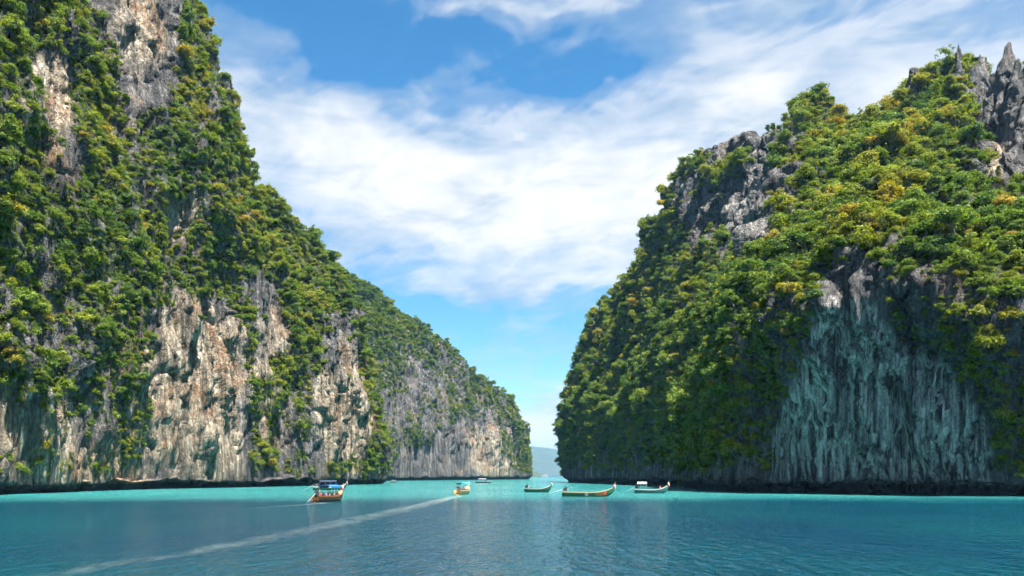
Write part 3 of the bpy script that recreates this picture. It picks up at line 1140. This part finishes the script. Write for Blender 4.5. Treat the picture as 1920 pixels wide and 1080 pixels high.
def longtail(name, label, loc, yaw, L=10, B=1.9, hull=None, strake=None, canopy=None, cano_rng=(-.45, .35), cano_h=1.95,
             ribbons=((.70, .08, .25), (.75, .55, .08), (.08, .45, .20)), shaft=4.2, cargo=True, group='longtail boats in the lagoon'):
    hull = hull or WOOD; strake = strake or WHITE
    root = bpy.data.objects.new(name, None); COL.objects.link(root)
    root.location = (loc[0], loc[1], .0); root.rotation_euler = (0, 0, yaw)
    tag(root, label, 'boat', group)
    half, sheer, keel, xx = hull_lines(L, B)
    ts = np.concatenate([np.linspace(-1, .5, 16), np.linspace(.56, 1, 12)])
    rings = []
    for t in ts:
        b, s, k = half(t), sheer(t), keel(t)
        th = min(.06, b * .6)
        o = [(0, k), (b * .55, k + (s - k) * .10), (b * .86, k + (s - k) * .38), (b * .97, k + (s - k) * .72), (b, s)]
        inn = [(b - th, s), (b * .97 - th, k + (s - k) * .74), (max(b * .84 - th, .01), k + (s - k) * .44), (max(b * .5 - th, .005), k + (s - k) * .22)]
        prof = o + inn + [(0, k + (s - k) * .20)]
        ring = [(xx(t), y, z) for y, z in prof] + [(xx(t), -y, z) for y, z in prof[-2:0:-1]]
        rings.append(ring)
    h = loft_part('hull', rings, hull, root)
    # painted upper strake, a band standing just proud of the planking, on both sides
    for sd in (1, -1):
        rr = []
        for t in ts[:-1]:
            b, s, k = half(t), sheer(t), keel(t)
            z0 = s - .20
            rr.append([(xx(t), sd * (b * .985 + .012), z0), (xx(t), sd * (b + .030), z0), (xx(t), sd * (b + .035), s + .03), (xx(t), sd * (b - .05), s + .03)])
        loft_part('gunwale', rr, strake, root, smooth=False)
    # floor boards
    fr = []
    for t in np.linspace(-.93, .78, 14):
        b, s, k = half(t), sheer(t), keel(t)
        z = k + (s - k) * .42
        fr.append([(xx(t), -b * .80, z), (xx(t), b * .80, z), (xx(t), b * .80, z + .03), (xx(t), -b * .80, z + .03)])
    loft_part('floor_boards', fr, DECK, root, smooth=False)
    # fore deck
    fd = []
    for t in np.linspace(.55, .95, 8):
        b, s = half(t), sheer(t)
        fd.append([(xx(t), -b * .9, s - .10), (xx(t), b * .9, s - .10), (xx(t), b * .9, s - .06), (xx(t), -b * .9, s - .06)])
    loft_part('fore_deck', fd, DECK, root, smooth=False)
    for t in (-.45, -.22, .02, .26, .46):
        b, s = half(t), sheer(t)
        box_part('bench', (xx(t) - .14, -b * .93, s - .20), (xx(t) + .14, b * .93, s - .15), DECK, root, .01)
    # tall upswept stem with its ribbons
    s1 = sheer(1)
    stem = tube_part('prow', [(xx(.96), 0, sheer(.96) - .4), (xx(1.0), 0, s1 - .05), (xx(1.035), 0, s1 + .55), (xx(1.05), 0, s1 + 1.0)], [.10, .10, .085, .06], hull, root)
    for i, c in enumerate(ribbons):
        mt = paint('ribbon_%d_%d_%d' % tuple(int(q * 100) for q in c), c, .8, .1)
        z = s1 + .02 + i * .20
        x = xx(1.0) + .035 * L / 2 * min(1, (z - s1 + .05) / .6)
        rb = []
        for zz, rr in ((z - .02, .11), (z + .05, .17), (z + .12, .17), (z + .18, .11)):
            rb.append([(x + rr * math.cos(a), rr * math.sin(a), zz) for a in np.linspace(0, 2 * math.pi, 11)[:-1]])
        g_ = loft_part('ribbon', rb, mt, root)
        tube_part('ribbon_tail', [(x + .13, .05, z + .05), (x + .20, .08, z - .35), (x + .17, .10, z - .80)], [.05, .06, .03], mt, g_, 6)
    # engine on its pivot with the long propeller shaft over the stern
    xs, zs = xx(-.90), sheer(-.9)
    box_part('engine_mount', (xs - .12, -.30, zs - .25), (xs + .12, .30, zs + .12), hull, root)
    e = box_part('engine', (xs - .35, -.27, zs + .14), (xs + .50, .27, zs + .72), IRON, root, .05)
    tube_part('exhaust', [(xs + .1, .2, zs + .70), (xs + .1, .2, zs + 1.05), (xs - .15, .2, zs + 1.15)], .05, IRON, e)
    loft_part('air_filter', [[(xs + .28 + .14 * math.cos(a), .14 * math.sin(a), z) for a in np.linspace(0, 2 * math.pi, 13)[:-1]] for z in (zs + .73, zs + .95)], IRON, e)
    box_part('radiator', (xs + .52, -.24, zs + .16), (xs + .64, .24, zs + .66), STEEL, e, .01)
    tube_part('tiller', [(xs + .45, 0, zs + .60), (xs + 1.3, .05, zs + .85)], .03, STEEL, e)
    zend = -.05
    tip = (xs - shaft, 0, zend)
    sh = tube_part('tail_shaft', [(xs - .30, 0, zs + .42), tip], [.055, .04], STEEL, root)
    pv, pf = [], []
    for q in range(3):
        a = q * 2.094
        c, s_ = math.cos(a), math.sin(a)
        def pp(r, w, dx): return (tip[0] + dx, r * c - w * s_, tip[2] + r * s_ + w * c)
        b0 = len(pv)
        pv += [pp(.03, -.03, -.02), pp(.17, -.08, -.05), pp(.20, .03, .03), pp(.03, .03, .02)]
        pf += [(b0, b0 + 1, b0 + 2, b0 + 3)]
    mesh_obj('propeller', pv, pf, STEEL, sh)
    if canopy:
        t0, t1 = cano_rng
        rr = []
        for t in np.linspace(t0, t1, 9):
            w = B * .53
            ring = []
            ys = np.linspace(-1, 1, 9)
            sag = .05 * math.cos((t - t0) / (t1 - t0) * 4 * math.pi)
            for y in ys: ring.append((xx(t), y * w, cano_h + .24 * (1 - y * y) + sag * .5))
            for y in ys[::-1]: ring.append((xx(t), y * w, cano_h + .24 * (1 - y * y) + sag * .5 - .05))
            rr.append(ring)
        cn = loft_part('canopy', rr, canopy, root)
        for sd in (1, -1):
            V, Fc = [], []
            simple_box(V, Fc, (xx(t0), sd * B * .53 - .015, cano_h - .24), (xx(t1), sd * B * .53 + .015, cano_h + .01))
            mesh_obj('valance', V, Fc, canopy, cn)
            for t in np.linspace(t0 + .03, t1 - .03, 4):
                tube_part('pole', [(xx(t), sd * half(t) * .92, sheer(t) - .1), (xx(t), sd * B * .50, cano_h + .02)], .028, STEEL, cn, 6)
    return root


# ---- people
def person_mesh(pose):
    """one continuous body grown from a skeleton; returns mesh with skin / shirt / trousers slots"""
    if pose == 'sit':
        J = {'pelvis': (0, 0, .10, .135), 'belly': (0, 0, .26, .130), 'chest': (.01, 0, .44, .145), 'neck': (.02, 0, .60, .055), 'chin': (.045, 0, .67, .075), 'head': (.04, 0, .76, .095), 'crown': (.03, 0, .84, .07)}
        for sd, n in ((1, 'l'), (-1, 'r')):
            J.update({'sh' + n: (.01, .17 * sd, .53, .062), 'el' + n: (.10, .24 * sd, .29, .046), 'wr' + n: (.30, .16 * sd, .19, .034), 'ha' + n: (.37, .14 * sd, .18, .036),
                      'hip' + n: (.05, .09 * sd, .08, .095), 'kn' + n: (.44, .11 * sd, .12, .066), 'an' + n: (.48, .11 * sd, -.28, .042), 'ft' + n: (.62, .12 * sd, -.34, .036)})
    else:
        J = {'pelvis': (0, 0, .95, .135), 'belly': (0, 0, 1.10, .125), 'chest': (0, 0, 1.28, .145), 'neck': (.01, 0, 1.46, .055), 'chin': (.035, 0, 1.53, .075), 'head': (.03, 0, 1.62, .095), 'crown': (.02, 0, 1.70, .07)}
        for sd, n in ((1, 'l'), (-1, 'r')):
            J.update({'sh' + n: (0, .18 * sd, 1.38, .062), 'el' + n: (.04, .27 * sd, 1.10, .046), 'wr' + n: (.20, .26 * sd, .92, .034), 'ha' + n: (.27, .25 * sd, .88, .036),
                      'hip' + n: (0, .09 * sd, .90, .095), 'kn' + n: (.03, .11 * sd, .50, .066), 'an' + n: (0, .12 * sd, .09, .042), 'ft' + n: (.14, .13 * sd, .04, .036)})
    E_ = [('pelvis', 'belly'), ('belly', 'chest'), ('chest', 'neck'), ('neck', 'chin'), ('chin', 'head'), ('head', 'crown')]
    for n in 'lr':
        E_ += [('chest', 'sh' + n), ('sh' + n, 'el' + n), ('el' + n, 'wr' + n), ('wr' + n, 'ha' + n), ('pelvis', 'hip' + n), ('hip' + n, 'kn' + n), ('kn' + n, 'an' + n), ('an' + n, 'ft' + n)]
    names = list(J)
    me = bpy.data.meshes.new('person')
    me.from_pydata([J[k][:3] for k in names], [(names.index(a), names.index(b)) for a, b in E_], [])
    o = bpy.data.objects.new('person', me); COL.objects.link(o)
    sk = o.modifiers.new('skin', 'SKIN')
    for i, k in enumerate(names):
        v = me.skin_vertices[0].data[i]
        v.radius = (J[k][3], J[k][3] * (1.15 if k in ('chest', 'belly', 'pelvis') else 1))
        v.use_root = (k == 'pelvis')
    sb = o.modifiers.new('sub', 'SUBSURF'); sb.levels = 1; sb.render_levels = 1
    dg = bpy.context.evaluated_depsgraph_get()
    new = bpy.data.meshes.new_from_object(o.evaluated_get(dg))
    bpy.data.objects.remove(o); bpy.data.meshes.remove(me)
    part = {'pelvis': 2, 'belly': 1, 'chest': 1, 'neck': 0, 'chin': 0, 'head': 0, 'crown': 0, 'sh': 1, 'el': 0, 'wr': 0, 'ha': 0, 'hip': 2, 'kn': 2, 'an': 0, 'ft': 0}
    pts = np.array([J[k][:3] for k in names])
    cls = [part[k if k in part else k[:-1]] for k in names]
    idx = [cls[int(np.argmin(((pts - np.array(p.center)) ** 2).sum(1)))] for p in new.polygons]
    for k in range(3): new.materials.append(None)
    new.polygons.foreach_set('material_index', np.array(idx, dtype=np.int32))
    new.polygons.foreach_set('use_smooth', np.ones(len(idx), dtype=bool))
    hc = J['head']
    V, Fc = [], []
    rings = []
    for th in np.linspace(.15, 1.75, 7):
        rings.append([(hc[0] - .018 + .108 * math.sin(th) * math.cos(a) - (.02 if th > 1.2 else 0), .104 * math.sin(th) * math.sin(a), hc[2] + .018 + .115 * math.cos(th) + (.07 * max(0, math.cos(a)) if th > 1.1 else 0)) for a in np.linspace(0, 2 * math.pi, 13)[:-1]])
    for r_ in rings: V += r_
    for i in range(6):
        for k in range(12): Fc.append((i * 12 + k, i * 12 + (k + 1) % 12, (i + 1) * 12 + (k + 1) % 12, (i + 1) * 12 + k))
    Fc.append(tuple(range(12))[::-1])
    hm = bpy.data.meshes.new('hair'); hm.from_pydata(V, [], Fc)
    hm.polygons.foreach_set('use_smooth', np.ones(len(Fc), dtype=bool))
    return new, hm


PM = {p: person_mesh(p) for p in ('sit', 'stand')}
SKINS = [paint('light_skin', (.50, .30, .21), .6, 0), paint('tan_skin', (.30, .16, .095), .6, 0)]
HAIRS = [paint('dark_hair', (.018, .014, .012), .6, 0), paint('brown_hair', (.10, .055, .03), .6, 0)]
CLOTH = {'red': (.50, .03, .04), 'pink': (.65, .18, .30), 'orange': (.65, .20, .04), 'white': (.70, .70, .68), 'black': (.03, .03, .035), 'blue': (.04, .16, .45),
         'yellow': (.65, .50, .06), 'teal': (.03, .35, .36), 'purple': (.18, .04, .20), 'navy': (.02, .04, .12), 'grey': (.22, .22, .23), 'khaki': (.30, .25, .15)}


def person(boat, x, y, z, top, low, pose, face, skin, hair, label):
    """x, y, z in the boat's own frame; face is the way the person looks, in the boat's frame"""
    me, hm = PM[pose]
    M = boat.matrix_basis
    w = M @ Vector((x, y, z))
    o = bpy.data.objects.new('person', me); COL.objects.link(o)
    o.location = w; o.rotation_euler = (0, 0, boat.rotation_euler.z + face)
    for i, m in enumerate((SKINS[skin], paint('cloth_' + top, CLOTH[top], .85, .1), paint('cloth_' + low, CLOTH[low], .85, .1))):
        o.material_slots[i].link = 'OBJECT'; o.material_slots[i].material = m
    if not hm.materials: hm.materials.append(None)
    h = bpy.data.objects.new('hair', hm); COL.objects.link(h); h.parent = o
    h.material_slots[0].link = 'OBJECT'; h.material_slots[0].material = HAIRS[hair]
    tag(o, label, 'person', 'people aboard the boats')


R_ = math.radians
BLUE = paint('blue_tarpaulin', (.015, .13, .36), .6, .3)
TEALT = paint('turquoise_tarpaulin', (.04, .36, .48), .6, .3)
NAVY = paint('navy_tarpaulin', (.025, .04, .075), .6, .3)
WTARP = paint('white_tarpaulin', (.66, .64, .68), .6, .15)
GREEN = paint('green_boat_paint', (.015, .085, .04), .4, .4)
DGREEN = paint('dark_green_boat_paint', (.02, .09, .06), .45, .35)
TEALP = paint('teal_boat_paint', (.025, .11, .105), .4, .4)
CREAM = paint('cream_boat_paint', (.40, .34, .22), .45, .35)
YELL = paint('yellow_boat_paint', (.36, .22, .05), .45, .4)
BROWN = paint('brown_boat_paint', (.16, .075, .02), .45, .4)

bA = longtail('longtail_boat', 'crowded wooden longtail boat with blue tarpaulin roof, nearest boat on the left', (-30.6, 148.5), R_(74), 9.8, 2.2,
              WOOD, BROWN, BLUE, (-.30, .42), 2.55, ((.70, .10, .30), (.78, .60, .10), (.75, .72, .70)), 3.2)
bB = longtail('longtail_boat', 'longtail boat with dark navy roof and purple prow ribbons, behind the crowded blue-roofed boat', (-53.0, 258), R_(12), 9.6, 2.0,
              DGREEN, WHITE, NAVY, (-.62, .40), 2.6, ((.20, .03, .25), (.72, .60, .20), (.20, .03, .25)), 3.4)
bC = longtail('longtail_boat', 'yellow longtail boat with turquoise roof heading away, leaving the long white wake', (-11.2, 203), R_(77), 9.4, 2.3,
              YELL, CREAM, TEALT, (-.35, .45), 2.5, ((.80, .50, .05), (.80, .28, .06), (.78, .60, .10)), 3.0)
bD = longtail('longtail_boat', 'small green open longtail boat moored in mid-channel, no roof', (6.7, 227), R_(-28), 7.4, 1.8,
              GREEN, WHITE, None, ribbons=((.03, .10, .07), (.60, .58, .50)), shaft=1.6)
bE = longtail('longtail_boat', 'long green and brown open longtail boat with its propeller shaft trailing left', (15.6, 182), R_(-11), 10.6, 1.9,
              GREEN, CREAM, None, ribbons=((.70, .15, .25), (.72, .66, .60), (.65, .12, .22)), shaft=5.4)
bF = longtail('longtail_boat', 'teal longtail boat with short white roof moored below the right-hand mountain', (33.6, 214), R_(-14), 8.0, 1.9,
              TEALP, WHITE, WTARP, (-.82, -.28), 2.5, ((.55, .05, .12), (.60, .45, .10), (.72, .68, .62)), 3.4)
# red and white painted bands on the long green boat
half, sheer, keel, xx = hull_lines(10.6, 1.9)
RED = paint('red_boat_paint', (.50, .06, .04), .45, .25)
PNK = paint('pink_band_paint', (.62, .34, .30), .5, .25)
for (t0, t1, mt) in ((-.10, .02, PNK), (.62, .72, RED), (.30, .60, BROWN)):
    for sd in (1, -1):
        rr = []
        for t in np.linspace(t0, t1, 5):
            b, s, k = half(t), sheer(t), keel(t)
            rr.append([(xx(t), sd * (b * q + .018), k + (s - k) * f) for q, f in ((.86, .38), (.97, .72))] +
                      [(xx(t), sd * (b + .018), s - .21), (xx(t), sd * (b - .03), s - .21), (xx(t), sd * (b * .84), k + (s - k) * .40)])
        loft_part('painted_band', rr, mt, bE, smooth=False)

# passengers of the crowded boat (boat frame: +x towards the bow)
PA = [(-3.1, .35, 'stand', 'black', 'grey', .3, 1, 0, 'person in black top standing at the stern engine of the crowded boat'),
      (-2.15, -.55, 'sit', 'pink', 'navy', -.4, 0, 1, 'person in pink top seated near the stern of the crowded boat'),
      (-2.15, .50, 'sit', 'red', 'black', .2, 1, 0, 'person in red top seated near the stern of the crowded boat'),
      (-1.05, -.60, 'sit', 'white', 'blue', -.6, 0, 1, 'person in white top seated left of centre in the crowded boat'),
      (-1.05, .05, 'sit', 'orange', 'khaki', 0, 0, 0, 'person in orange vest seated in the middle of the crowded boat'),
      (-1.05, .62, 'sit', 'navy', 'grey', .5, 1, 0, 'person in navy top seated on the far bench of the crowded boat'),
      (.1, -.62, 'sit', 'yellow', 'black', -.8, 0, 1, 'person in yellow top seated under the blue roof'),
      (.1, .30, 'sit', 'black', 'navy', 0, 1, 0, 'person in black top seated under the blue roof'),
      (1.25, -.60, 'sit', 'orange', 'white', -.6, 0, 0, 'person in orange top seated under the front of the blue roof'),
      (1.25, .30, 'sit', 'purple', 'grey', .2, 0, 1, 'person in purple top seated under the front of the blue roof'),
      (2.2, -.40, 'sit', 'red', 'khaki', -.3, 0, 1, 'person in red top seated nearest the bow of the crowded boat')]
for x, y, pose, top, low, fc, sk, hr, lb in PA:
    person(bA, x, y, (.82 if pose == 'sit' else .24), top, low, pose, fc, sk, hr, lb)
PC = [(-3.2, .30, 'stand', 'grey', 'khaki', .2, 1, 0, 'person in grey top standing at the stern of the yellow boat'),
      (-1.9, -.55, 'sit', 'purple', 'black', -.3, 0, 0, 'person in purple top seated near the stern of the yellow boat'),
      (-1.9, .50, 'sit', 'yellow', 'grey', .3, 0, 1, 'person in yellow top seated near the stern of the yellow boat'),
      (-.9, -.50, 'sit', 'navy', 'white', 0, 1, 0, 'person in navy top seated under the turquoise roof'),
      (-.9, .50, 'sit', 'pink', 'blue', 0, 0, 1, 'person in pink top seated under the turquoise roof')]
for x, y, pose, top, low, fc, sk, hr, lb in PC:
    person(bC, x, y, (.82 if pose == 'sit' else .24), top, low, pose, fc, sk, hr, lb)
person(bF, 2.1, .05, 1.05, 'orange', 'black', 'sit', -.4, 1, 0, 'person in orange top seated at the bow of the white-roofed boat')
person(bB, -3.5, .1, .24, 'black', 'grey', 'stand', .2, 1, 0, 'person in black top standing at the stern of the navy-roofed boat')


def speedboat(label, loc, yaw, L, hullm, roofm, group=None):
    root = bpy.data.objects.new('speedboat', None); COL.objects.link(root)
    root.location = (loc[0], loc[1], 0); root.rotation_euler = (0, 0, yaw)
    tag(root, label, 'boat', group)
    k = L / 8.0
    rings = []
    for t in np.linspace(-1, 1, 18):
        b = 1.25 * k * (1 - max(0, t) ** 2.4) + .03; s = (.75 + .45 * max(0, t) ** 2) * k; kl = (-.30 + .85 * max(0, t) ** 4) * k
        o = [(0, kl), (b * .8, kl + .22 * k), (b, s * .62), (b * .98, s), (b * .80, s + .03 * k), (b * .72, s * .72), (0, s * .70)]
        rings.append([(t * L / 2, y, z) for y, z in o] + [(t * L / 2, -y, z) for y, z in o[-2:0:-1]])
    loft_part('hull', rings, hullm, root)
    rr = []
    for t in np.linspace(-.70, .28, 8):
        ys = np.linspace(-1, 1, 9); w = 1.12 * k
        ring = [(t * L / 2, y * w, (2.15 + .14 * (1 - y * y)) * k) for y in ys] + [(t * L / 2, y * w, (2.06 + .14 * (1 - y * y)) * k) for y in ys[::-1]]
        rr.append(ring)
    rf = loft_part('hard_top', rr, roofm, root)
    for t in (-.64, -.2, .22):
        for sd in (1, -1):
            tube_part('post', [(t * L / 2, sd * 1.05 * k, .70 * k), (t * L / 2, sd * 1.02 * k, 2.10 * k)], .035 * k, STEEL, rf, 6)
    glass = paint('tinted_windscreen', (.03, .05, .06), .1, 0)
    V = [(.30 * L / 2, -1.0 * k, .80 * k), (.44 * L / 2, 0, .85 * k), (.30 * L / 2, 1.0 * k, .80 * k), (.22 * L / 2, -.9 * k, 1.45 * k), (.34 * L / 2, 0, 1.5 * k), (.22 * L / 2, .9 * k, 1.45 * k)]
    V += [(x - .04, y, z) for x, y, z in V]
    mesh_obj('windscreen', V, [(0, 1, 4, 3), (1, 2, 5, 4), (9, 10, 7, 6), (10, 11, 8, 7), (3, 4, 10, 9), (4, 5, 11, 10), (1, 0, 6, 7), (2, 1, 7, 8)], glass, root)
    for y in (-.45, .45):
        e = box_part('outboard_engine', (-L / 2 - .35 * k, (y - .18) * k, .35 * k), (-L / 2 + .05 * k, (y + .18) * k, 1.15 * k), IRON, root, .06 * k)
        box_part('engine_leg', (-L / 2 - .22 * k, (y - .06) * k, -.35 * k), (-L / 2 - .02 * k, (y + .06) * k, .36 * k), IRON, e, .02 * k)
    for t in (-.5, -.25, 0):
        box_part('seat', (t * L / 2 - .2 * k, -.85 * k, .55 * k), (t * L / 2 + .2 * k, .85 * k, .95 * k), roofm, root, .03 * k)
    return root


PKW = paint('pale_pink_roof', (.66, .54, .60), .4, .1)
DHUL = paint('dark_slate_hull', (.06, .07, .10), .35, .2)
speedboat('speedboat with pale pink hard top and dark hull near the middle headland', (-15.2, 480), R_(-12), 8.2, DHUL, PKW)
speedboat('tiny white-roofed motorboat at the foot of the left cliff point', (-66.5, 495), R_(150), 5.0, paint('grey_green_hull', (.10, .16, .15), .4, .2), WHITE)
speedboat('distant white motor cruiser below the hazy far hill', (76, 2060), R_(200), 16, WHITE, WHITE)


# ------------------------------------------------------------------ wakes
def foam_material():
    m, g, out = mat_new('foam')
    geo = g.n('ShaderNodeNewGeometry')
    P = geo.outputs['Position']
    a = g.attr('foam')
    n = g.noise(g.scale(P, (.9, .35, 1)), 1.0, 5, .65, .6)
    n2 = g.noise(g.scale(P, (4, 2.0, 1)), 1.0, 4, .6)
    f = g.mapr(g.math('ADD', g.math('MULTIPLY', n, .6), g.math('MULTIPLY', n2, .4)), .40, .66)
    fac = g.math('MULTIPLY', a, g.math('ADD', g.math('MULTIPLY', f, .95), .06), clamp=True)
    d = g.n('ShaderNodeBsdfDiffuse'); d.inputs['Color'].default_value = (.26, .30, .30, 1)
    t = g.n('ShaderNodeBsdfTransparent')
    mx = g.n('ShaderNodeMixShader')
    g.l(fac, mx.inputs[0]); g.l(t.outputs[0], mx.inputs[1]); g.l(d.outputs[0], mx.inputs[2])
    g.l(mx.outputs[0], out.inputs['Surface'])
    return m


M_FOAM = foam_material()


def wake(path, widths, dens, label, z=.02):
    pts = np.array([[(px - 960) / F * (CAM_H * F / (py - HZ)), CAM_H * F / (py - HZ)] for px, py in path])
    t = np.linspace(0, len(pts) - 1, 160)
    C = catmull(pts[:, None, :], t, 0)[:, 0]
    w = np.interp(t, np.arange(len(pts)), widths)
    dn = np.interp(t, np.arange(len(pts)), dens)
    tan = np.gradient(C, axis=0); tan /= np.linalg.norm(tan, axis=1, keepdims=True)
    nr = np.stack([-tan[:, 1], tan[:, 0]], 1)
    k = np.linspace(-1, 1, 15)
    P = np.zeros((160, 15, 3)); A = np.zeros((160, 15))
    for j, q in enumerate(k):
        P[:, j, :2] = C + nr * (w * q)[:, None]
        P[:, j, 2] = z
        A[:, j] = dn * (1 - q * q) ** 1.5
    o = grid_mesh('wake', P, M_FOAM, {'foam': A})
    o.data.flip_normals()
    tag(o, label, 'wake', kind='stuff')


wake([(866, 930), (846, 933), (800, 945), (720, 963), (620, 985), (500, 1010), (360, 1036), (200, 1060), (60, 1090)],
     [1.1, 1.6, 2.1, 2.3, 2.1, 1.8, 1.5, 1.2, 1.0], [.95, .8, .42, .22, .17, .15, .14, .12, .10], 'long pale wake curving from the yellow boat to the lower left')
wake([(614, 943), (590, 945), (540, 949), (480, 953), (420, 957), (360, 961)], [1.2, 1.3, 1.3, 1.3, 1.2, 1.2], [.8, .4, .16, .10, .05, .0], 'faint wake trailing left behind the crowded boat', .025)
wake([(912, 906), (890, 909), (850, 912), (790, 914)], [1.6, 1.8, 2.0, 2.0], [.8, .5, .3, .1], 'short white wake behind the speedboat', .03)

# ------------------------------------------------------------------ air
V, Fc = [], []
simple_box(V, Fc, (-9600, -700, -6), (9600, 14600, 330))
hz_m, g, out = mat_new('haze')
pv = g.n('ShaderNodeVolumePrincipled')
pv.inputs['Color'].default_value = (.25, .58, 1.0, 1)
pv.inputs['Density'].default_value = .000055
pv.inputs['Anisotropy'].default_value = .2
g.l(pv.outputs[0], out.inputs['Volume'])
haze = mesh_obj('haze', V, Fc, hz_m)
tag(haze, 'pale sea haze veiling the distant hill', 'haze', kind='stuff')
